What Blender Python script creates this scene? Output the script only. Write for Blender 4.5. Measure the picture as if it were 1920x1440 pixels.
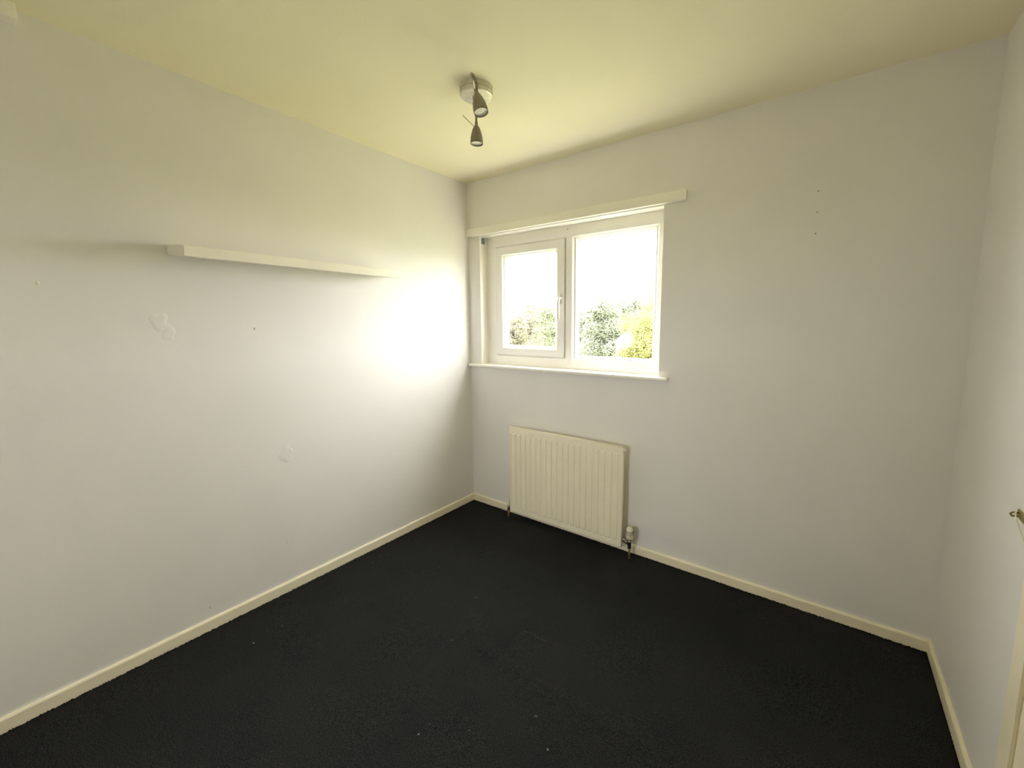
import bpy, bmesh, math, random
from mathutils import Vector, Matrix, noise

random.seed(7)
scene = bpy.context.scene
for o in list(bpy.data.objects):
    bpy.data.objects.remove(o, do_unlink=True)
COL = scene.collection

# ------------------------------------------------------------------ camera
ROOM_W, ROOM_D, ROOM_H = 2.676, 2.75, 2.40      # x: 0..W, y: 0..-D, z: 0..H
CAM = Vector((2.2299, -2.2346, 1.3894))
YAW, PITCH, ROLL, FPX = -0.6131, -0.1245, -0.0024, 763.4
fw = Vector((math.sin(YAW) * math.cos(PITCH), math.cos(YAW) * math.cos(PITCH), math.sin(PITCH)))
r0 = Vector((math.cos(YAW), -math.sin(YAW), 0))
u0 = r0.cross(fw)
rt = r0 * math.cos(ROLL) + u0 * math.sin(ROLL)
up = -r0 * math.sin(ROLL) + u0 * math.cos(ROLL)
cd = bpy.data.cameras.new('camera')
cd.sensor_fit = 'HORIZONTAL'
cd.sensor_width = 36
cd.lens = FPX / 1920 * 36
cd.shift_x = -54.5 / 1920
cd.shift_y = -17.1 / 1920
cd.clip_start = 0.02
cam = bpy.data.objects.new('camera', cd)
m = Matrix((rt, up, -fw)).transposed().to_4x4()
m.translation = CAM
cam.matrix_world = m
COL.objects.link(cam)
scene.camera = cam

# ------------------------------------------------------------------ light
world = bpy.data.worlds.new('overcast_sky')
scene.world = world
world.use_nodes = True
bg = world.node_tree.nodes['Background']
bg.inputs['Color'].default_value = (0.97, 0.985, 0.985, 1)
bg.inputs['Strength'].default_value = 9.0

pl = bpy.data.lights.new('window_portal', 'AREA')
pl.shape = 'RECTANGLE'
pl.size, pl.size_y = 1.36, 0.93
pl.cycles.is_portal = True
po = bpy.data.objects.new('window_portal', pl)
po.location = (0.79, 0.20, 1.555)
po.rotation_euler = (math.radians(-90), 0, 0)     # faces into the room (-y)
COL.objects.link(po)

DX0, DX1, DZ1 = 0.70, 1.48, 1.995                      # added open doorway behind the camera, lets in fill daylight
LWX0, LWX1, LWZ0, LWZ1 = 0.68, 1.50, 1.00, 1.75        # added landing window, brightens the window wall
p2 = bpy.data.lights.new('fill_landing_portal', 'AREA')  # portal for sky light through the added landing window
p2.shape = 'RECTANGLE'
p2.size, p2.size_y = LWX1 - LWX0 + 0.02, LWZ1 - LWZ0 + 0.02
p2.cycles.is_portal = True
p2o = bpy.data.objects.new('fill_landing_portal', p2)
p2o.location = ((LWX0 + LWX1) / 2, -ROOM_D - 1.15 - 0.17, (LWZ0 + LWZ1) / 2)
p2o.rotation_euler = (math.radians(90), 0, 0)          # faces into the landing (+y)
COL.objects.link(p2o)

scene.view_settings.view_transform = 'Standard'
scene.view_settings.look = 'None'
scene.view_settings.exposure = 1.5
scene.view_settings.gamma = 1.0
scene.view_settings.use_curve_mapping = False
scene.cycles.max_bounces = 14
scene.cycles.diffuse_bounces = 12
scene.cycles.transparent_max_bounces = 16
scene.cycles.sample_clamp_indirect = 10


# ------------------------------------------------------------------ materials
def mat(name, col, rough=0.6, metal=0.0, var=0.0, vscale=6.0, bump=0.0, bscale=200.0, spec=0.5, detail=3.0):
    mt = bpy.data.materials.new(name)
    mt.use_nodes = True
    nt = mt.node_tree
    b = nt.nodes['Principled BSDF']
    b.inputs['Roughness'].default_value = rough
    b.inputs['Metallic'].default_value = metal
    b.inputs['Specular IOR Level'].default_value = spec
    tc = nt.nodes.new('ShaderNodeTexCoord')
    if var > 0:
        n = nt.nodes.new('ShaderNodeTexNoise')
        n.inputs['Scale'].default_value = vscale
        n.inputs['Detail'].default_value = detail
        nt.links.new(tc.outputs['Object'], n.inputs['Vector'])
        r = nt.nodes.new('ShaderNodeValToRGB')
        r.color_ramp.elements[0].position = 0.3
        r.color_ramp.elements[1].position = 0.7
        r.color_ramp.elements[0].color = (*[c * (1 - var) for c in col], 1)
        r.color_ramp.elements[1].color = (*[min(1, c * (1 + var)) for c in col], 1)
        nt.links.new(n.outputs['Fac'], r.inputs['Fac'])
        nt.links.new(r.outputs['Color'], b.inputs['Base Color'])
    else:
        b.inputs['Base Color'].default_value = (*col, 1)
    if bump > 0:
        n2 = nt.nodes.new('ShaderNodeTexNoise')
        n2.inputs['Scale'].default_value = bscale
        n2.inputs['Detail'].default_value = 2.0
        nt.links.new(tc.outputs['Object'], n2.inputs['Vector'])
        bp = nt.nodes.new('ShaderNodeBump')
        bp.inputs['Strength'].default_value = bump
        bp.inputs['Distance'].default_value = 0.002
        nt.links.new(n2.outputs['Fac'], bp.inputs['Height'])
        nt.links.new(bp.outputs['Normal'], b.inputs['Normal'])
    return mt


def leaf_mat(name, col, trans=0.25):
    mt = bpy.data.materials.new(name)
    mt.use_nodes = True
    nt = mt.node_tree
    nt.nodes.clear()
    out = nt.nodes.new('ShaderNodeOutputMaterial')
    d = nt.nodes.new('ShaderNodeBsdfDiffuse')
    t = nt.nodes.new('ShaderNodeBsdfTranslucent')
    mx = nt.nodes.new('ShaderNodeMixShader')
    mx.inputs['Fac'].default_value = trans
    tc = nt.nodes.new('ShaderNodeTexCoord')
    n = nt.nodes.new('ShaderNodeTexNoise')
    n.inputs['Scale'].default_value = 2.6
    n.inputs['Detail'].default_value = 6
    r = nt.nodes.new('ShaderNodeValToRGB')
    r.color_ramp.elements[0].position = 0.32
    r.color_ramp.elements[1].position = 0.68
    r.color_ramp.elements[0].color = (*[c * 0.72 for c in col], 1)
    r.color_ramp.elements[1].color = (*[min(1, c * 1.12) for c in col], 1)
    nt.links.new(tc.outputs['Object'], n.inputs['Vector'])
    nt.links.new(n.outputs['Fac'], r.inputs['Fac'])
    nt.links.new(r.outputs['Color'], d.inputs['Color'])
    nt.links.new(r.outputs['Color'], t.inputs['Color'])
    nt.links.new(d.outputs[0], mx.inputs[1])
    nt.links.new(t.outputs[0], mx.inputs[2])
    nt.links.new(mx.outputs[0], out.inputs['Surface'])
    return mt


def glass_mat():
    mt = bpy.data.materials.new('window_glass')
    mt.use_nodes = True
    nt = mt.node_tree
    nt.nodes.clear()
    out = nt.nodes.new('ShaderNodeOutputMaterial')
    t = nt.nodes.new('ShaderNodeBsdfTransparent')
    t.inputs['Color'].default_value = (0.95, 0.94, 0.93, 1)
    g = nt.nodes.new('ShaderNodeBsdfGlossy')
    g.inputs['Roughness'].default_value = 0.02
    mx = nt.nodes.new('ShaderNodeMixShader')
    mx.inputs['Fac'].default_value = 0.04
    nt.links.new(t.outputs[0], mx.inputs[1])
    nt.links.new(g.outputs[0], mx.inputs[2])
    nt.links.new(mx.outputs[0], out.inputs['Surface'])
    return mt


M = {
    'wall': mat('lilac_grey_wall_paint', (0.82, 0.805, 0.785), 0.55, var=0.015, vscale=3.0, bump=0.12, bscale=260, spec=0.35),
    'ceiling': mat('cream_ceiling_paint', (0.93, 0.875, 0.675), 0.75, var=0.02, vscale=2.2, bump=0.25, bscale=90, spec=0.2),
    'cream': mat('cream_gloss_paint', (0.92, 0.85, 0.65), 0.35, var=0.03, vscale=9.0, bump=0.10, bscale=60),
    'white': mat('white_painted_wood', (0.93, 0.905, 0.84), 0.4, var=0.02, vscale=8.0, bump=0.05, bscale=80),
    'shelf': mat('shelf_white_foil', (0.94, 0.91, 0.79), 0.38, var=0.02, vscale=12.0),
    'shelf_end': mat('shelf_end_foil', (0.84, 0.82, 0.74), 0.45),
    'upvc': mat('white_upvc', (0.93, 0.915, 0.89), 0.28, spec=0.5),
    'gasket': mat('black_gasket', (0.30, 0.29, 0.28), 0.6),
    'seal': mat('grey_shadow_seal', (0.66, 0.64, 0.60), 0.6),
    'handle': mat('pale_grey_handle', (0.58, 0.57, 0.54), 0.35),
    'glass': glass_mat(),
    'radiator': mat('radiator_cream_enamel', (0.93, 0.88, 0.70), 0.32, var=0.02, vscale=14.0, bump=0.04, bscale=70),
    'chrome': mat('brushed_nickel', (0.42, 0.40, 0.35), 0.28, metal=1.0),
    'base_metal': mat('satin_chrome_plate', (0.66, 0.64, 0.56), 0.42, metal=0.85, var=0.15, vscale=45),
    'head_metal': mat('bronze_grey_lamp_metal', (0.25, 0.22, 0.165), 0.45, metal=0.5),
    'lens': mat('frosted_lamp_face', (0.95, 0.93, 0.88), 0.25),
    'zinc': mat('zinc_bracket', (0.33, 0.36, 0.42), 0.35, metal=0.8),
    'brass': mat('tarnished_brass', (0.38, 0.31, 0.12), 0.4, metal=0.8),
    'copper': mat('dull_copper_pipe', (0.30, 0.20, 0.12), 0.45, metal=0.7, var=0.2, vscale=40),
    'plastic': mat('valve_plastic', (0.78, 0.74, 0.60), 0.4),
    'slot': mat('valve_slot_dark', (0.10, 0.07, 0.04), 0.6),
    'plug': mat('grey_wall_plug', (0.26, 0.25, 0.21), 0.7),
    'cord': mat('cream_cord', (0.80, 0.74, 0.58), 0.7),
    'lint': mat('pale_lint', (0.30, 0.29, 0.27), 0.9),
    'lintdim': mat('dull_lint', (0.07, 0.07, 0.068), 0.9),
    'lawn': mat('lawn_grass', (0.235, 0.245, 0.11), 0.9, var=0.2, vscale=1.3, bump=0.4, bscale=20),
    'bark': mat('tree_bark', (0.075, 0.065, 0.05), 0.9, var=0.3, vscale=9),
    'render': mat('white_shed_boards', (0.40, 0.38, 0.35), 0.7),
    'leaf_tan': leaf_mat('tan_green_leaves', (0.29, 0.275, 0.19)),
    'leaf_grey': leaf_mat('grey_green_leaves', (0.235, 0.26, 0.19)),
    'leaf_green': leaf_mat('mid_green_leaves', (0.25, 0.275, 0.165)),
    'leaf_yellow': leaf_mat('yellow_leaves', (0.27, 0.275, 0.105)),
}


def carpet_mat():
    mt = bpy.data.materials.new('black_carpet')
    mt.use_nodes = True
    nt = mt.node_tree
    b = nt.nodes['Principled BSDF']
    b.inputs['Roughness'].default_value = 0.95
    b.inputs['Specular IOR Level'].default_value = 0.03
    b.inputs['Sheen Weight'].default_value = 0.0
    b.inputs['Sheen Roughness'].default_value = 0.6
    b.inputs['Sheen Tint'].default_value = (0.8, 0.9, 1.0, 1)
    tc = nt.nodes.new('ShaderNodeTexCoord')
    n = nt.nodes.new('ShaderNodeTexNoise')
    n.inputs['Scale'].default_value = 330
    n.inputs['Detail'].default_value = 3
    n2 = nt.nodes.new('ShaderNodeTexNoise')
    n2.inputs['Scale'].default_value = 4
    n2.inputs['Detail'].default_value = 4
    nt.links.new(tc.outputs['Object'], n.inputs['Vector'])
    nt.links.new(tc.outputs['Object'], n2.inputs['Vector'])
    r = nt.nodes.new('ShaderNodeValToRGB')
    r.color_ramp.elements[0].position = 0.35
    r.color_ramp.elements[1].position = 0.75
    r.color_ramp.elements[0].color = (0.006, 0.007, 0.008, 1)
    r.color_ramp.elements[1].color = (0.054, 0.054, 0.050, 1)
    nt.links.new(n.outputs['Fac'], r.inputs['Fac'])
    mx = nt.nodes.new('ShaderNodeMixRGB')
    mx.blend_type = 'MULTIPLY'
    mx.inputs['Fac'].default_value = 0.5
    r2 = nt.nodes.new('ShaderNodeValToRGB')
    r2.color_ramp.elements[0].position = 0.35
    r2.color_ramp.elements[0].color = (0.72, 0.76, 0.85, 1)
    r2.color_ramp.elements[1].position = 0.65
    r2.color_ramp.elements[1].color = (1, 1, 0.95, 1)
    nt.links.new(n2.outputs['Fac'], r2.inputs['Fac'])
    nt.links.new(r.outputs['Color'], mx.inputs['Color1'])
    nt.links.new(r2.outputs['Color'], mx.inputs['Color2'])
    nt.links.new(mx.outputs['Color'], b.inputs['Base Color'])
    bp = nt.nodes.new('ShaderNodeBump')
    bp.inputs['Strength'].default_value = 0.8
    bp.inputs['Distance'].default_value = 0.004
    nt.links.new(n.outputs['Fac'], bp.inputs['Height'])
    nt.links.new(bp.outputs['Normal'], b.inputs['Normal'])
    return mt


M['carpet'] = carpet_mat()


# ------------------------------------------------------------------ helpers
def link(name, bm, material, parent=None, smooth=False, loc=None):
    me = bpy.data.meshes.new(name)
    bmesh.ops.recalc_face_normals(bm, faces=bm.faces[:])
    bm.to_mesh(me)
    bm.free()
    if smooth:
        for p in me.polygons:
            p.use_smooth = True
    me.materials.append(M[material])
    o = bpy.data.objects.new(name, me)
    COL.objects.link(o)
    if loc is not None:
        o.location = loc
    if parent is not None:
        o.parent = parent
    return o


def tag(o, label, cat, kind=None, group=None):
    o['label'] = label
    o['category'] = cat
    if kind:
        o['kind'] = kind
    if group:
        o['group'] = group
    return o


def thing(name, label, cat, loc=(0, 0, 0), kind=None, group=None):
    o = bpy.data.objects.new(name, None)
    o.empty_display_size = 0.05
    o.location = loc
    COL.objects.link(o)
    return tag(o, label, cat, kind, group)


def box_bm(lo, hi, bevel=0.0, seg=2):
    bm = bmesh.new()
    lo, hi = Vector(lo), Vector(hi)
    c, s = (lo + hi) / 2, hi - lo
    bmesh.ops.create_cube(bm, size=1)
    for v in bm.verts:
        v.co = Vector((v.co.x * s.x, v.co.y * s.y, v.co.z * s.z)) + c
    if bevel > 0:
        bmesh.ops.bevel(bm, geom=bm.edges[:], offset=bevel, segments=seg, affect='EDGES', profile=0.6)
    return bm


def lathe_bm(profile, seg=32, cap=True):
    """profile: list of (r, z) from one end to the other, about the z axis"""
    bm = bmesh.new()
    rings = []
    for r, z in profile:
        rings.append([bm.verts.new((r * math.cos(2 * math.pi * i / seg), r * math.sin(2 * math.pi * i / seg), z)) for i in range(seg)])
    for a, b in zip(rings, rings[1:]):
        for i in range(seg):
            bm.faces.new((a[i], a[(i + 1) % seg], b[(i + 1) % seg], b[i]))
    if cap:
        bm.faces.new(rings[0][::-1])
        bm.faces.new(rings[-1])
    return bm


def tube_bm(points, radius, seg=12, bm=None):
    """a round tube through points; radius may be a list"""
    bm = bm or bmesh.new()
    pts = [Vector(p) for p in points]
    rad = radius if isinstance(radius, (list, tuple)) else [radius] * len(pts)
    rings = []
    t0 = (pts[1] - pts[0]).normalized()
    ref = Vector((0, 0, 1)) if abs(t0.z) < 0.9 else Vector((1, 0, 0))
    n = t0.cross(ref).normalized()
    for i, p in enumerate(pts):
        if i == 0:
            t = (pts[1] - pts[0]).normalized()
        elif i == len(pts) - 1:
            t = (pts[-1] - pts[-2]).normalized()
        else:
            t = ((pts[i + 1] - p).normalized() + (p - pts[i - 1]).normalized()).normalized()
        n = (n - t * n.dot(t)).normalized()
        b = t.cross(n)
        rings.append([bm.verts.new(p + (n * math.cos(2 * math.pi * k / seg) + b * math.sin(2 * math.pi * k / seg)) * rad[i]) for k in range(seg)])
    for a, b in zip(rings, rings[1:]):
        for k in range(seg):
            bm.faces.new((a[k], a[(k + 1) % seg], b[(k + 1) % seg], b[k]))
    bm.faces.new(rings[0][::-1])
    bm.faces.new(rings[-1])
    return bm


def xform(bm, mtx):
    bmesh.ops.transform(bm, matrix=mtx, verts=bm.verts[:])
    return bm


def frame_bm(x0, x1, z0, z1, wl, wr, wb, wt, y0, y1, cham=0.0):
    """a rectangular ring (picture frame) in the xz plane, room side at y0; inner edge chamfered by cham"""
    bm = bmesh.new()
    ox = [(x0, z0), (x1, z0), (x1, z1), (x0, z1)]
    ix = [(x0 + wl, z0 + wb), (x1 - wr, z0 + wb), (x1 - wr, z1 - wt), (x0 + wl, z1 - wt)]
    sx = [(1, 1), (-1, 1), (-1, -1), (1, -1)]
    fo = [bm.verts.new((x, y0, z)) for x, z in ox]
    fi = [bm.verts.new((x - cham * s[0], y0, z - cham * s[1])) for (x, z), s in zip(ix, sx)]
    fc = [bm.verts.new((x, y0 + cham, z)) for x, z in ix]
    bi = [bm.verts.new((x, y1, z)) for x, z in ix]
    bo = [bm.verts.new((x, y1, z)) for x, z in ox]
    loops = [fo, fi, fc, bi, bo, fo] if cham > 0 else [fo, fc, bi, bo, fo]
    if cham == 0:
        for v in fi:
            bm.verts.remove(v)
    for a, b in zip(loops, loops[1:]):
        for k in range(4):
            bm.faces.new((a[k], a[(k + 1) % 4], b[(k + 1) % 4], b[k]))
    return bm


# ------------------------------------------------------------------ room shell
WX0, WX1, WZ0, WZ1 = 0.112, 1.467, 1.090, 2.018       # window opening
WT = 0.27                                             # outer wall thickness
bm = bmesh.new()
out = [(-0.2, -0.25), (ROOM_W + 0.2, -0.25), (ROOM_W + 0.2, ROOM_H + 0.2), (-0.2, ROOM_H + 0.2)]
inn = [(WX0, WZ0), (WX1, WZ0), (WX1, WZ1), (WX0, WZ1)]
L1 = [bm.verts.new((x, 0, z)) for x, z in out]
L2 = [bm.verts.new((x, 0, z)) for x, z in inn]
L3 = [bm.verts.new((x, WT, z)) for x, z in inn]
L4 = [bm.verts.new((x, WT, z)) for x, z in out]
for a, b in zip([L1, L2, L3, L4], [L2, L3, L4, L1]):
    for k in range(4):
        bm.faces.new((a[k], a[(k + 1) % 4], b[(k + 1) % 4], b[k]))
wall_back = tag(link('wall_back', bm, 'wall'), 'pale grey wall with the window and the radiator', 'wall', 'structure')
wall_left = tag(link('wall_left', box_bm((-0.2, -ROOM_D - 0.2, -0.25), (0, 0, ROOM_H + 0.2)), 'wall'),
                'long pale grey wall carrying the floating shelf', 'wall', 'structure')
wall_right = tag(link('wall_right', box_bm((ROOM_W, -ROOM_D - 0.12, -0.25), (ROOM_W + 0.2, 0, ROOM_H + 0.2)), 'wall'),
                 'pale grey wall with the white door frame', 'wall', 'structure')


def holed_wall(name, y0, y1, x0, x1, z0, z1, hx0, hx1, hz0, hz1, label):
    """a wall across x with one rectangular opening"""
    bm = bmesh.new()
    ro_ = [(x0, z0), (x1, z0), (x1, z1), (x0, z1)]
    ri_ = [(hx0, hz0), (hx1, hz0), (hx1, hz1), (hx0, hz1)]
    L = [[bm.verts.new((x, y, z)) for x, z in q] for y, q in ((y0, ro_), (y0, ri_), (y1, ri_), (y1, ro_))]
    for a, b in zip(L, L[1:] + L[:1]):
        for k in range(4):
            bm.faces.new((a[k], a[(k + 1) % 4], b[(k + 1) % 4], b[k]))
    return tag(link(name, bm, 'wall'), label, 'wall', 'structure')


holed_wall('wall_front', -ROOM_D, -ROOM_D - 0.12, 0, ROOM_W, -0.25, ROOM_H + 0.2, DX0, DX1, -0.01, DZ1, 'pale grey wall with an added open doorway for fill daylight, facing the window')
ceiling = tag(link('ceiling', box_bm((0, -ROOM_D, ROOM_H), (ROOM_W, 0, ROOM_H + 0.2)), 'ceiling'),
              'cream painted ceiling', 'ceiling', 'structure')

# carpeted floor: a fine grid with the crease and faint ripples in it
bm = bmesh.new()
NX, NY = 134, 138
CREASE = [(0.98, -1.02), (1.073, -1.071), (1.30, -1.083), (1.515, -1.081), (1.68, -1.082), (1.80, -1.075)]


def seg_dist(px, py, pts):
    best = 9
    for (ax, ay), (bx, by) in zip(pts, pts[1:]):
        dx, dy = bx - ax, by - ay
        t = max(0, min(1, ((px - ax) * dx + (py - ay) * dy) / (dx * dx + dy * dy)))
        best = min(best, math.hypot(px - ax - t * dx, py - ay - t * dy))
    return best


grid = []
for j in range(NY + 1):
    row = []
    for i in range(NX + 1):
        x, y = ROOM_W * i / NX, -ROOM_D * j / NY
        d = seg_dist(x, y, CREASE)
        z = 0.011 * math.exp(-(d / 0.024) ** 2)
        z += 0.0018 * noise.noise((x * 3.1, y * 3.1, 0.3))
        e = min(x, ROOM_W - x, -y, y + ROOM_D)
        z *= min(1, e / 0.08)
        row.append(bm.verts.new((x, y, z)))
    grid.append(row)
for j in range(NY):
    for i in range(NX):
        bm.faces.new((grid[j][i], grid[j][i + 1], grid[j + 1][i + 1], grid[j + 1][i]))
floor = tag(link('floor', bm, 'carpet', smooth=True), 'black fitted carpet with a faint crease', 'carpet', 'structure')

# carpet tufts standing against the skirting boards
bm = bmesh.new()
HB, TB = 0.054, 0.012


def tuft(x, y, h, w, ax):
    a = random.uniform(-0.4, 0.4)
    dx, dy = (w, 0) if ax == 'x' else (0, w)
    lx, ly = random.uniform(-0.002, 0.002), random.uniform(-0.002, 0.002)
    v = [bm.verts.new((x - dx, y - dy, -0.001)), bm.verts.new((x + dx, y + dy, -0.001)), bm.verts.new((x + lx + a * dx, y + ly + a * dy, h))]
    bm.faces.new(v)


for k in range(1700):
    y = -random.uniform(TB, ROOM_D)
    tuft(TB + random.uniform(0.0005, 0.004), y, random.uniform(0.002, 0.0065), random.uniform(0.002, 0.005), 'y')
for k in range(1700):
    x = random.uniform(TB, ROOM_W - TB)
    tuft(x, -TB - random.uniform(0.0005, 0.004), random.uniform(0.002, 0.0065), random.uniform(0.002, 0.005), 'x')
for k in range(500):
    y = -random.uniform(TB, 0.8)
    tuft(ROOM_W - TB - random.uniform(0.0005, 0.004), y, random.uniform(0.002, 0.0065), random.uniform(0.002, 0.005), 'y')
ft = link('carpet_edge_pile', bm, 'carpet', floor)
ft['kind'] = 'stuff'


# skirting boards: rounded top profile, lightly uneven
def skirting(name, a, b, nrm, label, seed):
    a, b, nrm = Vector(a), Vector(b), Vector(nrm)
    prof = [(0.0, -0.01), (TB, -0.01), (TB, HB - 0.007), (TB - 0.002, HB - 0.0025), (TB - 0.005, HB), (0.0, HB)]
    n = max(2, int((b - a).length / 0.03))
    bm = bmesh.new()
    rings = []
    for i in range(n + 1):
        p = a.lerp(b, i / n)
        dz = 0.0008 * noise.noise((i * 0.21, seed, 0))
        rings.append([bm.verts.new(p + nrm * d + Vector((0, 0, z + (dz if z > 0 else 0)))) for d, z in prof])
    for q, r in zip(rings, rings[1:]):
        for k in range(len(prof)):
            bm.faces.new((q[k], q[(k + 1) % len(prof)], r[(k + 1) % len(prof)], r[k]))
    bm.faces.new(rings[0][::-1])
    bm.faces.new(rings[-1])
    return tag(link(name, bm, 'cream'), label, 'skirting board', 'structure')


skirting('baseboard_left', (0, 0, 0), (0, -ROOM_D, 0), (1, 0, 0), 'long cream skirting board below the floating shelf', 1.3)
skirting('baseboard_back', (TB, 0, 0), (ROOM_W - TB, 0, 0), (0, -1, 0), 'cream skirting board running behind the radiator', 4.1)
skirting('baseboard_right', (ROOM_W, 0, 0), (ROOM_W, -0.805, 0), (-1, 0, 0), 'short cream skirting board ending at the door frame', 8.7)
skirting('baseboard_front', (TB, -ROOM_D, 0), (DX0 - 0.06, -ROOM_D, 0), (0, 1, 0), 'cream skirting board left of the added doorway', 6.2)

# small white boxed-in trim high up at the near end of the shelf wall
tag(link('trim_1', box_bm((0.0, -2.75, 2.352), (0.055, -2.025, 2.40), 0.003), 'white'),
    'small white boxing in the ceiling corner of the shelf wall', 'trim', 'structure')

# ------------------------------------------------------------------ window
win = thing('window_1', 'white plastic double window with one opening casement and a fixed pane', 'window', (0.79, 0.075, 1.09), 'structure')


def wpart(name, bm, material, parent=win, smooth=False):
    base = win.location.copy()
    xform(bm, Matrix.Translation(-base))
    return link(name, bm, material, parent, smooth)


FY = 0.075
# packing strips that fill the gap between reveal and frame
wpart('head_strip', box_bm((0.114, FY + 0.004, 1.972), (1.466, FY + 0.05, 2.017), 0.002), 'white')
wpart('side_strip', box_bm((0.113, FY + 0.004, 1.091), (0.152, FY + 0.05, 1.972), 0.002), 'white')
# outer frame
wpart('outer_frame', frame_bm(0.152, 1.466, 1.091, 1.975, 0.062, 0.060, 0.074, 0.040, FY, FY + 0.07, 0.010), 'upvc')
# mullion with pointed welded foot
bm = bmesh.new()
sec = [(0.795, 0.07), (0.795, 0.012), (0.807, 0.0), (0.851, 0.0), (0.863, 0.012), (0.863, 0.07)]
lo = [bm.verts.new((x, FY + y, 1.155 - (0.022 if y == 0.0 else (0.008 if y < 0.05 else 0)))) for x, y in sec]
hi = [bm.verts.new((x, FY + y, 1.940)) for x, y in sec]
for k in range(6):
    bm.faces.new((lo[k], lo[(k + 1) % 6], hi[(k + 1) % 6], hi[k]))
bm.faces.new(lo[::-1])
bm.faces.new(hi)
xform(bm, Matrix.Translation((0, -0.0012, 0)))
wpart('mullion', bm, 'upvc')
# opening casement
SX0, SX1, SZ0, SZ1 = 0.2175, 0.7935, 1.168, 1.932
sash = wpart('casement', frame_bm(SX0, SX1, SZ0, SZ1, 0.058, 0.058, 0.052, 0.058, FY - 0.012, FY + 0.05, 0.007), 'upvc')
wpart('glazing_bead', frame_bm(SX0 + 0.0585, SX1 - 0.0585, SZ0 + 0.0525, SZ1 - 0.0585, 0.016, 0.016, 0.014, 0.014, FY + 0.002, FY + 0.034, 0.009), 'upvc', sash)
wpart('gasket', frame_bm(SX0 + 0.0735, SX1 - 0.0735, SZ0 + 0.0655, SZ1 - 0.0715, 0.003, 0.003, 0.003, 0.003, FY + 0.026, FY + 0.035), 'gasket', sash)
wpart('pane', box_bm((SX0 + 0.0735, FY + 0.036, SZ0 + 0.065), (SX1 - 0.0735, FY + 0.040, SZ1 - 0.071)), 'glass', sash)
wpart('gap_seal', frame_bm(SX0 - 0.003, SX1 + 0.003, SZ0 - 0.003, SZ1 + 0.003, 0.0025, 0.0025, 0.0025, 0.0025, FY - 0.001, FY + 0.02), 'seal', sash)
# handle on the casement stile, lever hanging down
HX, HZ = 0.781, 1.552
bm = box_bm((HX - 0.011, FY - 0.024, HZ - 0.034), (HX + 0.011, FY - 0.0122, HZ + 0.034), 0.004)
hd = wpart('handle', bm, 'handle', sash, True)
pts = [(HX, FY - 0.022, HZ + 0.004), (HX - 0.001, FY - 0.042, HZ + 0.004), (HX - 0.002, FY - 0.050, HZ - 0.012), (HX - 0.003, FY - 0.052, HZ - 0.06), (HX - 0.003, FY - 0.050, HZ - 0.132)]
hd2 = tube_bm(pts, [0.009, 0.009, 0.009, 0.008, 0.007], 12)
wpart('handle_lever', hd2, 'handle', sash, True)
# fixed light: bead, gasket, pane
fx0, fx1, fz0, fz1 = 0.8635, 1.4055, 1.1655, 1.9345
fb = wpart('fixed_bead', frame_bm(fx0, fx1, fz0, fz1, 0.018, 0.018, 0.014, 0.012, FY + 0.012, FY + 0.045, 0.010), 'upvc')
wpart('fixed_gasket', frame_bm(fx0 + 0.0175, fx1 - 0.0175, fz0 + 0.0135, fz1 - 0.0115, 0.003, 0.003, 0.003, 0.003, FY + 0.036, FY + 0.0455), 'gasket')
wpart('pane', box_bm((fx0 + 0.0175, FY + 0.046, fz0 + 0.013), (fx1 - 0.0175, FY + 0.050, fz1 - 0.011)), 'glass')
# white lining of the reveal (soffit and side faces are painted white)
wpart('soffit_lining', box_bm((0.1135, 0.0005, 2.0145), (1.4665, FY + 0.004, 2.0178)), 'white')
wpart('reveal_lining', box_bm((0.1122, 0.0005, 1.0915), (0.1155, FY + 0.004, 2.0145)), 'white')
wpart('reveal_lining', box_bm((1.4635, 0.0005, 1.0915), (1.4668, FY + 0.004, 2.0145)), 'white')
wpart('screw_hole', xform(lathe_bm([(0.004, 0), (0.004, 0.0015)], 12), Matrix.Translation((0.815, FY + 0.0035, 1.992)) @ Matrix.Rotation(math.radians(90), 4, 'X')), 'plug')
# sill board with rounded nose
x0, x1 = 0.012, 1.520
# the sill is notched: the part inside the reveal is narrower than the nose on the wall face
bm = bmesh.new()
nose = [(0.0005, 1.0925), (0.0005, 1.073), (-0.030, 1.073), (-0.0345, 1.0755), (-0.036, 1.0825), (-0.0345, 1.090), (-0.030, 1.0925)]
A = [bm.verts.new((x0, y if y < 0 else -0.0005, z)) for y, z in nose]
B = [bm.verts.new((x1, y if y < 0 else -0.0005, z)) for y, z in nose]
for k in range(len(nose)):
    bm.faces.new((A[k], A[(k + 1) % len(nose)], B[(k + 1) % len(nose)], B[k]))
bm.faces.new(A[::-1])
bm.faces.new(B)
sill = wpart('sill', bm, 'white')
wpart('sill_top', box_bm((0.1125, -0.0005, 1.0885), (1.4665, FY + 0.001, 1.0925)), 'white', sill)

# wooden batten over the window
tag(link('trim_2', box_bm((0.003, -0.022, 2.022), (1.584, -0.0005, 2.074), 0.002), 'white'),
    'long cream wooden batten fixed above the window', 'batten', 'structure')


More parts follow.
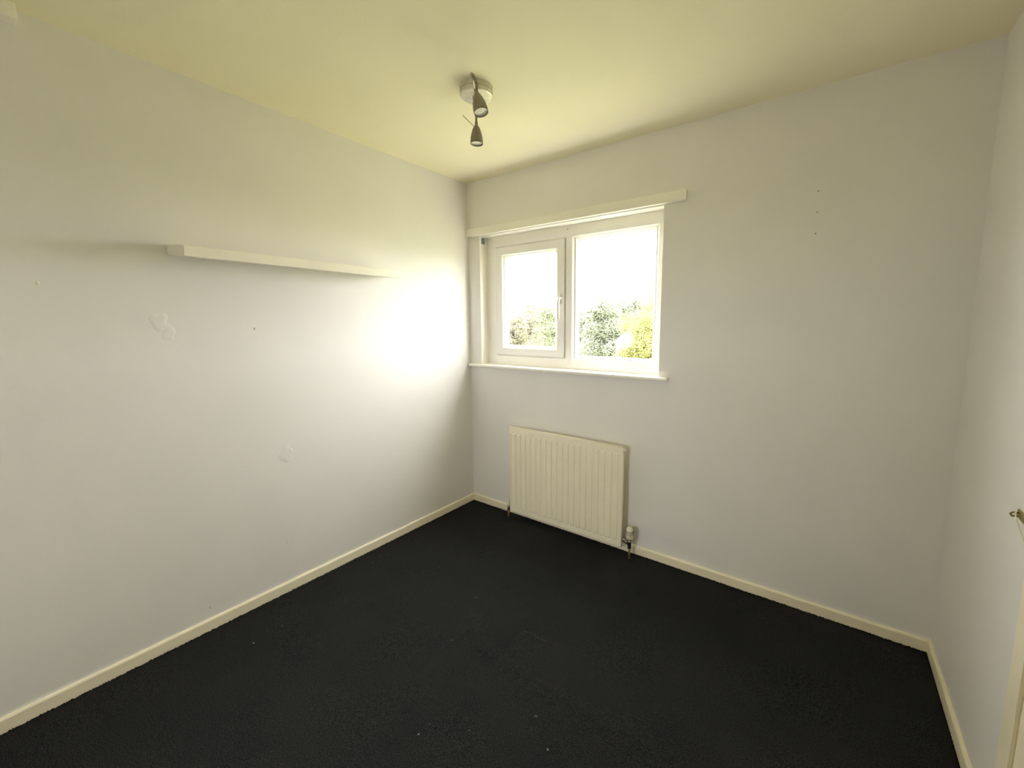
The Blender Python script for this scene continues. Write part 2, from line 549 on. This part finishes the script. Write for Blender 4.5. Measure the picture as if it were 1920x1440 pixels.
# roller blind brackets left in the top corners of the reveal
def bracket(x, y, z, sgn, label):
    t = thing('blind_bracket', label, 'bracket', (x, y, z), group='roller blind brackets in the window reveal')
    s = sgn
    link('plate', box_bm((-0.001, -0.017, -0.022), (0.0015, 0.017, 0.018), 0.0006), 'zinc', t)
    link('socket', xform(lathe_bm([(0.011, 0), (0.011, 0.009), (0.007, 0.011)], 20), Matrix.Translation((0.001 * s, 0, -0.004)) @ Matrix.Rotation(math.radians(90 * s), 4, 'Y')), 'zinc', t, True)
    link('lug', box_bm((min(0, 0.016 * s), -0.005, 0.013), (max(0, 0.016 * s), 0.005, 0.017), 0.0008), 'zinc', t)
    return t


bracket(0.1172, 0.035, 1.990, 1, 'grey metal blind bracket in the window corner nearest the shelf wall')
b2 = bracket(1.4618, 0.052, 1.990, -1, 'tiny blind bracket at the far right top corner of the window')

# ------------------------------------------------------------------ floating shelf
SY0, SY1, SD, STH = -1.712, -0.716, 0.20, 0.040
sh = thing('wall_shelf', 'long white floating shelf fixed to the side wall', 'shelf', (0, (SY0 + SY1) / 2, 1.692))
tilt = math.radians(6.0)
RM = Matrix.Rotation(tilt, 4, 'Y')
hl = (SY1 - SY0) / 2
bd = link('board', xform(box_bm((0.0, -hl + 0.002, -STH / 2), (SD, hl - 0.002, STH / 2), 0.0015), RM), 'shelf', sh)
for s in (-1, 1):
    link('end_cap', xform(box_bm((0.0, min(s * (hl - 0.002), s * hl), -STH / 2), (SD - 0.002, max(s * (hl - 0.002), s * hl), STH / 2), 0.0004), RM), 'shelf_end', sh)
# hidden wall rail that carries it
link('wall_rail', box_bm((0.0, -hl + 0.03, -0.014), (0.012, hl - 0.03, 0.012), 0.001), 'zinc', sh)

# ------------------------------------------------------------------ radiator
RX0, RX1, RZ0, RZ1, RYF = 0.444, 1.298, 0.060, 0.672, -0.085
rad = thing('radiator', 'cream ribbed panel radiator on the wall under the window', 'radiator', ((RX0 + RX1) / 2, -0.06, 0))


def rpart(name, bm, material, parent=rad, smooth=False):
    return link(name, xform(bm, Matrix.Translation(-rad.location)), material, parent, smooth)


NR = 19
rx0, rx1 = RX0 + 0.018, RX1 - 0.022
pitch = (rx1 - rx0) / NR
xs = [RX0]
depth = [0.0]
for k in range(NR + 1):
    g = rx0 + pitch * k
    for dx, dd in ((-0.008, 0.0), (-0.003, 0.006), (0.003, 0.006), (0.008, 0.0)):
        xs.append(g + dx)
        depth.append(dd)
xs.append(RX1)
depth.append(0.0)
zs = [(RZ0, 0), (RZ0 + 0.034, 0), (RZ0 + 0.040, 1), (RZ1 - 0.046, 1), (RZ1 - 0.040, 0), (RZ1, 0)]
bm = bmesh.new()
G = [[bm.verts.new((x, RYF + (d * w), z)) for x, d in zip(xs, depth)] for z, w in zs]
# raised columns: front surface of the ribs sits slightly proud of the flat bands
for row, (z, w) in zip(G, zs):
    for v, d in zip(row[1:-1], depth[1:-1]):
        if w:
            v.co.y -= 0.003
for a, b in zip(G, G[1:]):
    for k in range(len(xs) - 1):
        bm.faces.new((a[k], a[k + 1], b[k + 1], b[k]))
# close the back
yb = RYF + 0.022
back = [bm.verts.new((x, yb, z)) for x, z in ((RX0, RZ0), (RX1, RZ0), (RX1, RZ1), (RX0, RZ1))]
bm.faces.new(back)
bm.faces.new([*G[0], back[1], back[0]])
bm.faces.new([*G[-1][::-1], back[3], back[2]])
bm.faces.new([back[0], back[3]] + [r[0] for r in G[::-1]])
bm.faces.new([back[1]] + [r[-1] for r in G] + [back[2]])
rpart('panel', bm, 'radiator')
rpart('top_seam', tube_bm([(RX0, RYF + 0.008, RZ1 + 0.002), (RX1, RYF + 0.008, RZ1 + 0.002)], 0.0075, 12), 'radiator', rad, True)
rpart('bottom_seam', tube_bm([(RX0, RYF + 0.009, RZ0 - 0.001), (RX1, RYF + 0.009, RZ0 - 0.001)], 0.005, 12), 'radiator', rad, True)
for s, x in ((-1, RX0 + 0.002), (1, RX1 - 0.002)):
    rpart('side_seam', tube_bm([(x, RYF + 0.008, RZ0), (x, RYF + 0.008, RZ1)], 0.0055, 12), 'radiator', rad, True)
for x in (RX0 + 0.12, RX1 - 0.12):
    rpart('wall_bracket', box_bm((x - 0.012, yb, 0.12), (x + 0.012, -0.0005, 0.60), 0.001), 'radiator')
rpart('vent_plug', xform(lathe_bm([(0.009, 0), (0.009, 0.008), (0.006, 0.010), (0.006, 0.016), (0.003, 0.017)], 16), Matrix.Translation((RX1, RYF + 0.010, RZ1 - 0.014)) @ Matrix.Rotation(math.radians(90), 4, 'Y')), 'radiator', rad, True)
# thermostatic valve at the right
VX, VY = 1.348, RYF + 0.012
body = rpart('thermostatic_valve', lathe_bm([(0.0085, 0.062), (0.011, 0.066), (0.011, 0.100), (0.014, 0.102), (0.014, 0.116)], 20), 'chrome', rad, True)
rpart('valve_tail', tube_bm([(RX1 + 0.001, VY, 0.108), (RX1 + 0.016, VY, 0.103), (VX, VY, 0.088)], [0.008, 0.010, 0.009], 14), 'chrome', body, True)
rpart('union_nut', xform(lathe_bm([(0.0125, 0), (0.0125, 0.012)], 6), Matrix.Translation((RX1 + 0.010, VY, 0.1045)) @ Matrix.Rotation(math.radians(100), 4, 'Y')), 'chrome', body)
rpart('collar', lathe_bm([(0.0155, 0.114), (0.0160, 0.118), (0.0155, 0.124)], 24), 'head_metal', body, True)
prof = [(0.013, 0.122), (0.020, 0.128), (0.0232, 0.136), (0.0232, 0.160), (0.0215, 0.176), (0.017, 0.190), (0.010, 0.197), (0.003, 0.199)]
head = rpart('valve_head', lathe_bm(prof, 28), 'plastic', body, True)
body.location = (VX, VY, 0)
# lathe parts were built about the z axis at the room origin: they ride on the valve body's offset
for o in bpy.data.objects:
    if o.parent == body and o.name.split('.')[0] in ('valve_tail', 'union_nut'):
        o.location = (-VX, -VY, 0)
for k in range(16):
    a = 2 * math.pi * (k + 0.5) / 16
    b_ = box_bm((0.0200, -0.0013, 0.150), (0.0240, 0.0013, 0.177), 0.0004)
    xform(b_, Matrix.Rotation(a, 4, 'Z'))
    xform(b_, Matrix.Translation(-rad.location))
    sl = link('slot', b_, 'slot', body)
rpart('pipe', tube_bm([(VX, VY, -0.004), (VX, VY, 0.066)], 0.0075, 14), 'copper', rad, True)
# lockshield valve at the left
LX = RX0 - 0.024
lk = rpart('lockshield_valve', tube_bm([(LX, VY, 0.052), (LX, VY, 0.086)], 0.009, 14), 'chrome', rad, True)
rpart('lockshield_cap', tube_bm([(LX, VY, 0.084), (LX, VY, 0.100), (LX, VY, 0.124)], [0.011, 0.0105, 0.0085], 16), 'plastic', lk, True)
rpart('valve_tail', tube_bm([(LX, VY, 0.075), (RX0, VY, 0.082)], 0.0085, 12), 'chrome', lk, True)
rpart('pipe', tube_bm([(LX, VY, -0.004), (LX, VY, 0.054)], 0.0075, 14), 'copper', rad, True)

# ------------------------------------------------------------------ ceiling spotlight
U = Vector((-0.6875, 0.7261, 0))       # the two heads stand in line along this direction
BC = Vector((0.914, -0.845, 2.40))
lamp = thing('ceiling_spotlight', 'twin-head metal spotlight fixture on the cream ceiling', 'light fixture', BC)
link('base_plate', lathe_bm([(0.071, -0.0005), (0.071, -0.003), (0.0695, -0.005), (0.0695, -0.034), (0.068, -0.0365), (0.0655, -0.038), (0.0645, -0.0385), (0.001, -0.039)], 48, False), 'base_metal', lamp)
link('rim_ring', lathe_bm([(0.0690, -0.0175), (0.0706, -0.0185), (0.0706, -0.0205), (0.0690, -0.0215)], 48, False), 'chrome', lamp, True)
link('centre_boss', lathe_bm([(0.016, -0.0385), (0.016, -0.048), (0.012, -0.052), (0.001, -0.0525)], 24, False), 'chrome', lamp, True)
P1 = Vector((1.018, -0.976, 2.357)) - BC
P2 = Vector((0.832, -0.762, 2.357)) - BC
z0 = -0.044
link('cross_bar', tube_bm([P1, Vector((P1.x * 0.7, P1.y * 0.7, z0)), Vector((0, 0, z0)), Vector((P2.x * 0.8, P2.y * 0.8, z0)), P2], 0.0045, 12), 'chrome', lamp, True)


def spot_head(top, axis, arm_pts, roll_label):
    """top: where the stem enters the head (local); axis: pointing direction of the head"""
    L = 0.080
    prof = [(0.0065, 0.016), (0.0075, 0.0), (0.013, -0.006), (0.019, -0.020), (0.0245, -0.038), (0.0280, -0.056), (0.0290, -0.070), (0.0290, -L),
            (0.0272, -L), (0.0268, -0.070), (0.024, -0.055), (0.001, -0.050)]
    q = Vector((0, 0, -1)).rotation_difference(axis.normalized())
    mtx = Matrix.Translation(top) @ q.to_matrix().to_4x4()
    h = link('spot_head', xform(lathe_bm(prof, 32, False), mtx), 'head_metal', lamp, True)
    link('lens', xform(lathe_bm([(0.0262, -0.0735), (0.018, -0.0715), (0.010, -0.0735), (0.001, -0.0745)], 28, False), mtx), 'lens', h, True)
    link('stem', tube_bm(arm_pts, [0.0055] * len(arm_pts), 12), 'head_metal', h, True)
    return h


T1 = Vector((1.028, -0.963, 2.293)) - BC
T2 = Vector((0.830, -0.760, 2.300)) - BC
ax1 = (Vector((1.0405, -0.953, 2.217)) - BC) - T1
ax1 += -U * 0.012
spot_head(T1, ax1, [P1 + Vector((0, 0, 0.003)), P1 + Vector((0.006, 0.006, -0.010)), Vector((1.030, -0.963, 2.326)) - BC, T1 + Vector((0, 0, 0.008))], 1)
spot_head(T2, Vector((0.0, 0.0, -1)), [P2, P2 + Vector((0, 0, -0.02)), T2 + Vector((0, 0, 0.008))], 2)
for p in (P1, P2):
    link('knuckle', xform(lathe_bm([(0.004, -0.008), (0.0068, -0.006), (0.0068, 0.006), (0.004, 0.008)], 16), Matrix.Translation(p) @ Matrix.Rotation(math.radians(90), 4, 'X')), 'chrome', lamp, True)
# thin adjusting rod beside the far head
q0 = Vector((0.8225, -0.7665, 2.292)) - BC
link('adjusting_rod', tube_bm([q0 + Vector((0.004, 0.003, -0.010)), q0 + Vector((0, 0, 0.004)), Vector((0.786, -0.803, 2.340)) - BC], 0.0016, 8), 'head_metal', lamp, True)

# ------------------------------------------------------------------ door frame and hook on the right wall
door = thing('door_1', 'cream painted door with its frame on the right-hand wall', 'door', (ROOM_W, -1.25, 0), 'structure')
ro = Vector((ROOM_W, -1.25, 0))


def dpart(name, lo, hi, bev=0.002, parent=door):
    return link(name, xform(box_bm(lo, hi, bev), Matrix.Translation(-ro)), 'cream', parent)


dpart('architrave', (ROOM_W - 0.016, -0.870, 0.0), (ROOM_W - 0.0003, -0.803, 2.06), 0.003)
dpart('architrave', (ROOM_W - 0.016, -1.770, 0.0), (ROOM_W - 0.0003, -1.703, 2.06), 0.003)
dpart('architrave', (ROOM_W - 0.016, -1.7025, 1.993), (ROOM_W - 0.0003, -0.8705, 2.06), 0.003)
leaf = dpart('door_leaf', (ROOM_W - 0.008, -1.702, 0.006), (ROOM_W - 0.0004, -0.871, 1.992), 0.001)
link('door_knob', xform(lathe_bm([(0.026, 0), (0.026, 0.004), (0.009, 0.006), (0.009, 0.03), (0.022, 0.038), (0.026, 0.05), (0.02, 0.062), (0.004, 0.066)], 24), Matrix.Translation(Vector((ROOM_W - 0.008, -1.62, 1.0)) - ro) @ Matrix.Rotation(math.radians(-90), 4, 'Y')), 'brass', leaf, True)

# unseen doorway and landing window added as daylight fill for window wall and radiator
YF = -ROOM_D
d2 = thing('fill_doorway', 'added open doorway with cream lining, letting in fill daylight', 'doorway', ((DX0 + DX1) / 2, YF, 0), 'structure')
for nm, lo, hi in (('door_lining', (DX0 + 0.0005, YF - 0.12, 0), (DX0 + 0.022, YF, DZ1 - 0.0005)), ('door_lining', (DX1 - 0.022, YF - 0.12, 0), (DX1 - 0.0005, YF, DZ1 - 0.0005)),
                   ('door_lining', (DX0 + 0.0225, YF - 0.12, DZ1 - 0.022), (DX1 - 0.0225, YF, DZ1 - 0.0005)),
                   ('architrave', (DX0 - 0.06, YF + 0.0003, 0), (DX0 + 0.01, YF + 0.016, DZ1 + 0.06)), ('architrave', (DX1 - 0.01, YF + 0.0003, 0), (DX1 + 0.06, YF + 0.016, DZ1 + 0.06)),
                   ('architrave', (DX0 + 0.0105, YF + 0.0003, DZ1 - 0.01), (DX1 - 0.0105, YF + 0.016, DZ1 + 0.06))):
    link(nm, xform(box_bm(lo, hi, 0.001), Matrix.Translation(-d2.location)), 'cream', d2)
LY1, LY0, LXA, LXB = YF - 0.12, YF - 1.15, DX0 - 0.5, DX1 + 0.5
holed_wall('fill_landing_wall', LY0, LY0 - 0.2, LXA, LXB, -0.05, ROOM_H + 0.1, LWX0, LWX1, LWZ0, LWZ1, 'added landing wall with a small window for fill daylight')
tag(link('fill_landing_wall_left', box_bm((LXA - 0.1, LY0 - 0.2, -0.05), (LXA, LY1, ROOM_H + 0.1)), 'wall'), 'added landing wall on the shelf side of the fill doorway', 'wall', 'structure')
tag(link('fill_landing_wall_right', box_bm((LXB, LY0 - 0.2, -0.05), (LXB + 0.1, LY1, ROOM_H + 0.1)), 'wall'), 'added landing wall on the far side of the fill doorway', 'wall', 'structure')
tag(link('fill_landing_floor', box_bm((LXA, LY0, -0.08), (LXB, YF, -0.0005)), 'carpet'), 'black carpet of the added landing beyond the fill doorway', 'carpet', 'structure')
tag(link('fill_landing_ceiling', box_bm((LXA, LY0, ROOM_H), (LXB, LY1, ROOM_H + 0.1)), 'ceiling'), 'cream ceiling of the added landing', 'ceiling', 'structure')
w2 = thing('fill_window', 'small white framed window added to the landing for fill daylight', 'window', ((LWX0 + LWX1) / 2, LY0 - 0.1, LWZ0), 'structure')
link('outer_frame', xform(frame_bm(LWX0 + 0.001, LWX1 - 0.001, LWZ0 + 0.001, LWZ1 - 0.001, 0.05, 0.05, 0.05, 0.05, LY0 - 0.07, LY0 - 0.13), Matrix.Translation(-w2.location)), 'upvc', w2)
link('pane', xform(box_bm((LWX0 + 0.045, LY0 - 0.103, LWZ0 + 0.045), (LWX1 - 0.045, LY0 - 0.097, LWZ1 - 0.045)), Matrix.Translation(-w2.location)), 'glass', w2)

hk = thing('brass_hook', 'small tarnished brass hook with a cream cord on the right-hand wall', 'hook', (ROOM_W, -0.690, 0.888))
link('plate', xform(box_bm((-0.004, -0.034, -0.010), (-0.0003, 0.022, 0.012), 0.0012), Matrix.Rotation(math.radians(3), 4, 'X')), 'brass', hk)
link('eye', tube_bm([(-0.003, 0.016, -0.006), (-0.014, 0.016, -0.008), (-0.018, 0.014, -0.002), (-0.014, 0.012, 0.004), (-0.003, 0.012, 0.004)], 0.0025, 10), 'brass', hk, True)
link('cord', tube_bm([(-0.006, 0.014, 0.010), (-0.012, 0.004, 0.004), (-0.014, -0.020, -0.010), (-0.010, -0.060, -0.040), (-0.006, -0.100, -0.085), (-0.005, -0.118, -0.16)], 0.0016, 8), 'cord', hk, True)


# ------------------------------------------------------------------ marks on the walls
def blob(name, centre, nrm, w, h, t, material, parent, seed, rough=0.5):
    """a thin uneven lump of filler / chip lying on a wall"""
    bm = bmesh.new()
    n = Vector(nrm)
    a = Vector((0, 0, 1)).cross(n).normalized()
    b = Vector((0, 0, 1))
    c = Vector(centre)
    N, R = 22, 4
    rings = []
    for j in range(R):
        f = 1 - j / (R - 0.2)
        ring = []
        for i in range(N):
            th = 2 * math.pi * i / N
            k = f * (1 + rough * noise.noise((math.cos(th) * 1.4 + seed, math.sin(th) * 1.4, seed * 1.7)))
            z = t * (0 if j == 0 else (0.6 + 0.5 * noise.noise((i * 0.7, j * 1.3, seed))) * math.sqrt(1 - f * f))
            ring.append(bm.verts.new(c + a * (w / 2 * k * math.cos(th)) + b * (h / 2 * k * math.sin(th)) + n * (z if j else -0.0005)))
        rings.append(ring)
    for p, q in zip(rings, rings[1:]):
        for i in range(N):
            bm.faces.new((p[i], p[(i + 1) % N], q[(i + 1) % N], q[i]))
    bm.faces.new(rings[-1])
    return link(name, bm, material, parent, True)


for k, (y, z, w, h, t) in enumerate([(-1.332, 0.732, 0.075, 0.10, 0.0028), (-1.312, 0.742, 0.02, 0.035, 0.0035), (-1.761, 1.40, 0.07, 0.09, 0.0022), (-1.735, 1.36, 0.05, 0.08, 0.0015),
                                      (-0.528, 1.155, 0.012, 0.085, 0.0022), (-1.361, 0.269, 0.01, 0.05, 0.0018), (-1.70, 0.105, 0.014, 0.02, 0.0025)]):
    blob('filler_patch', (0, y, z), (1, 0, 0), w, h, t, 'wall', wall_left, k * 3.1 + 1)
blob('paint_chip', (0.0001, -1.427, 1.369), (1, 0, 0), 0.005, 0.016, 0.0008, 'plug', wall_left, 4.4)
blob('wall_plug', (0, -2.062, 1.533), (1, 0, 0), 0.010, 0.014, 0.006, 'white', wall_left, 2.2, 0.2)
for k, z in enumerate((1.966, 1.876, 1.785)):
    blob('wall_plug', (2.151 - 0.002 * (k == 0), -0.0001, z), (0, -1, 0), 0.007, 0.007, 0.0015, 'plug', wall_back, 7 + k, 0.25)

# ------------------------------------------------------------------ lint on the carpet
lint_spots = [
    (0.849, -0.853, 0.006, 'lint', 'pale lint speck on the black carpet nearest the radiator'),
    (0.959, -1.121, 0.005, 'lint', 'pale lint speck in the middle of the black carpet'),
    (0.259, -1.632, 0.009, 'lint', 'pale lint speck on the carpet near the long skirting board'),
    (1.570, -1.264, 0.008, 'lint', 'pale lint speck on the near carpet, rightmost of the bright ones'),
    (1.181, -1.475, 0.008, 'lint', 'pale lint speck on the near carpet, leftmost of the near bright ones'),
    (1.312, -1.365, 0.004, 'lint', 'tiny lint speck on the near carpet between two larger bright specks'),
    (1.184, -1.430, 0.007, 'lintdim', 'dull bit of fluff just behind the leftmost near lint speck'),
    (1.773, -1.054, 0.008, 'lintdim', 'dull bit of fluff on the carpet closest to the door side'),
    (0.248, -1.512, 0.010, 'lintdim', 'dull bit of fluff on the carpet right beside the long skirting board'),
    (1.472, -1.194, 0.014, 'lintdim', 'largest dull clump of fluff pressed into the near carpet')]
for k, (x, y, s, mk, lb) in enumerate(lint_spots):
    bm = bmesh.new()
    bmesh.ops.create_icosphere(bm, subdivisions=2, radius=s * 0.3)
    for v in bm.verts:
        v.co *= 1 + 0.5 * noise.noise(v.co * 300 + Vector((k, 0, 0)))
        v.co.z *= 0.5
        v.co.x *= 1.3
    o = link('lint_speck', bm, mk, None, True, (x, y, 0.0015 + s * 0.15))
    o.rotation_euler.z = k * 1.1
    tag(o, lb, 'lint', group='lint specks on the carpet')
o = link('loose_thread', tube_bm([(1.186, -0.897, 0.003), (1.22, -0.889, 0.004), (1.26, -0.893, 0.003), (1.316, -0.886, 0.003)], 0.0006, 6), 'lintdim', None, True)
tag(o, 'thin grey loose thread lying on the black carpet', 'thread')

# ------------------------------------------------------------------ garden outside (the room is upstairs)
GZ = -2.70
bm = bmesh.new()
ng = 40
gv = [[bm.verts.new((-90 + 180 * i / ng, -60 + 180 * j / ng, GZ + 0.15 * noise.noise((i * 0.5, j * 0.5, 2)))) for i in range(ng + 1)] for j in range(ng + 1)]
for j in range(ng):
    for i in range(ng):
        bm.faces.new((gv[j][i], gv[j][i + 1], gv[j + 1][i + 1], gv[j + 1][i]))
tag(link('ground', bm, 'lawn', smooth=True), 'green lawn of the garden outside the window', 'lawn', 'structure')


def tree(name, label, x, y, top, rx, leafmat, n=7000, ls=0.085, seed=1, low=0.25, group='garden trees beyond the window', twigs=False):
    """a garden tree standing on the lawn: trunk, branches, foliage of single leaves"""
    rnd = random.Random(seed)
    t = thing(name, label, 'tree' if name.endswith('tree') else 'bush', (x, y, GZ), group=group)
    H = top - GZ
    zc = H * (0.5 + low / 2)
    rz = H * (1 - low) / 2
    trunk = tube_bm([(0, 0, -0.1), (0.05, 0.02, H * 0.25), (-0.04, 0.05, H * 0.5), (0.03, 0, H * 0.8)], [0.03 * H, 0.024 * H, 0.016 * H, 0.005 * H], 10)
    link('trunk', trunk, 'bark', t, True)
    clumps = []
    for k in range(60):
        while True:
            p = Vector((rnd.uniform(-1, 1), rnd.uniform(-1, 1), rnd.uniform(-1, 1)))
            if p.length < 1:
                break
        p = p * (0.55 + 0.45 * p.length)
        clumps.append((Vector((p.x * rx * 0.85, p.y * rx * 0.85, zc + p.z * rz * 0.88)), rnd.uniform(0.24, 0.38) * min(rx, rz)))
    for k in range(8 if not twigs else 16):
        c = clumps[k][0] if not twigs else Vector((rnd.uniform(-0.5, 0.5) * rx, rnd.uniform(-0.4, 0.4) * rx, H + rnd.uniform(0.1, 0.75)))
        s = Vector((0, 0, H * rnd.uniform(0.25, 0.55)))
        mid = s.lerp(c, 0.5) + Vector((0, 0, 0.06 * H))
        link('branch', tube_bm([s, mid, c], [0.009 * H, 0.006 * H, 0.0015 * H], 6), 'bark', t, True)
    vs, fs = [], []
    for k in range(n):
        c, r = clumps[rnd.randrange(len(clumps))]
        d = Vector((rnd.gauss(0, 1), rnd.gauss(0, 1), rnd.gauss(0, 1))).normalized()
        p = c + d * r * (rnd.random() ** 0.45) * 1.15
        a = Vector((rnd.gauss(0, 1), rnd.gauss(0, 1), rnd.gauss(0, 0.7))).normalized()
        nn = (d + Vector((rnd.gauss(0, 0.6), rnd.gauss(0, 0.6), rnd.gauss(0, 0.6) + 0.4))).normalized()
        b = nn.cross(a).normalized()
        l, w = ls * rnd.uniform(0.6, 1.4), ls * 0.42
        i = len(vs)
        vs += [p, p + a * l * 0.5 + b * w * 0.5 + nn * w * 0.12, p + a * l, p + a * l * 0.5 - b * w * 0.5 + nn * w * 0.12]
        fs.append((i, i + 1, i + 2, i + 3))
    me = bpy.data.meshes.new('foliage')
    me.from_pydata(vs, [], fs)
    me.materials.append(M[leafmat])
    fo = bpy.data.objects.new('foliage', me)
    COL.objects.link(fo)
    fo.parent = t
    fo['kind'] = 'stuff'
    return t


TREES = [  # label, x, y, top, crown radius, leaves, count, leaf size, seed, twigs
    ('tan and pale green leafy tree filling the left of the casement view', -16.4, 20.2, 3.05, 1.45, 'leaf_tan', 30000, 0.15, 3, False),
    ('pale olive leafy tree seen behind the casement handle', -12.7, 20.0, 3.25, 1.45, 'leaf_green', 30000, 0.15, 5, False),
    ('tall grey-green tree behind the fixed pane beside the mullion', -9.0, 20.1, 3.45, 1.45, 'leaf_grey', 32000, 0.15, 8, False),
    ('pale tree with bare twigs sticking up at the right of the fixed pane', -5.5, 20.0, 3.25, 1.25, 'leaf_tan', 24000, 0.14, 14, True),
    ('leafy tree at the far left end of the garden row', -20.2, 20.3, 3.0, 1.5, 'leaf_green', 9000, 0.22, 17, False),
    ('leafy tree at the far right end of the garden row', -1.9, 20.1, 3.0, 1.5, 'leaf_green', 9000, 0.22, 19, False),
    ('olive tree of the back row at the left of the casement view', -18.2, 25.0, 3.55, 1.7, 'leaf_tan', 24000, 0.2, 37, False),
    ('grey-green tree of the back row just left of the mullion', -13.8, 25.0, 3.75, 1.7, 'leaf_grey', 24000, 0.2, 41, False),
    ('grey-green tree of the back row rising behind the white shed', -9.4, 25.2, 3.75, 1.7, 'leaf_grey', 24000, 0.2, 43, False),
    ('leafy tree of the back row beyond the right edge of the window', -5.0, 25.0, 3.5, 1.7, 'leaf_green', 16000, 0.22, 47, False),
    ('leafy tree of the back row beyond the left edge of the window', -22.6, 25.0, 3.4, 1.7, 'leaf_tan', 8000, 0.28, 53, False),
]
for label, x, y, top, rx, lm, n, ls, sd, tw in TREES:
    tree('garden_tree', label, x, y, top, rx, lm, n, ls, sd, 0.08, twigs=tw)
tree('yellow_bush', 'bright yellow-green bush at the right edge of the fixed pane', -3.75, 13.9, 2.75, 1.25, 'leaf_yellow', 38000, 0.10, 23, 0.06, group='yellow bushes in the garden')
tree('yellow_bush', 'low yellow bush at the foot of the fixed pane', -2.75, 9.6, 0.72, 0.75, 'leaf_yellow', 18000, 0.075, 29, 0.0, group='yellow bushes in the garden')
tree('yellow_bush', 'small yellow bush peeping over the sill beside the mullion', -4.92, 11.1, 0.30, 0.45, 'leaf_yellow', 10000, 0.07, 31, 0.0, group='yellow bushes in the garden')

# little white shed whose gable shows between the bushes
sx, sy = -5.75, 16.4
shed = thing('garden_shed', 'small white shed gable showing between the yellow bushes', 'shed', (sx, sy, GZ))
bm = bmesh.new()
hw, dp, ev, rg = 0.60, 1.1, 3.25, 3.66
pf = [(-hw, 0), (hw, 0), (hw, ev), (0, rg), (-hw, ev)]
F = [bm.verts.new((x, 0, z)) for x, z in pf]
B = [bm.verts.new((x, dp, z)) for x, z in pf]
for k in range(5):
    bm.faces.new((F[k], F[(k + 1) % 5], B[(k + 1) % 5], B[k]))
bm.faces.new(F[::-1])
bm.faces.new(B)
link('walls', bm, 'render', shed)
for s in (-1, 1):
    bm = bmesh.new()
    q = [(0, rg + 0.005), (s * (hw + 0.08), ev - 0.062), (s * (hw + 0.08), ev - 0.022), (0, rg + 0.05)]
    F = [bm.verts.new((x, -0.06, z)) for x, z in q]
    B = [bm.verts.new((x, dp + 0.06, z)) for x, z in q]
    for k in range(4):
        bm.faces.new((F[k], F[(k + 1) % 4], B[(k + 1) % 4], B[k]))
    bm.faces.new(F[::-1])
    bm.faces.new(B)
    link('roof_slope', bm, 'render', shed)
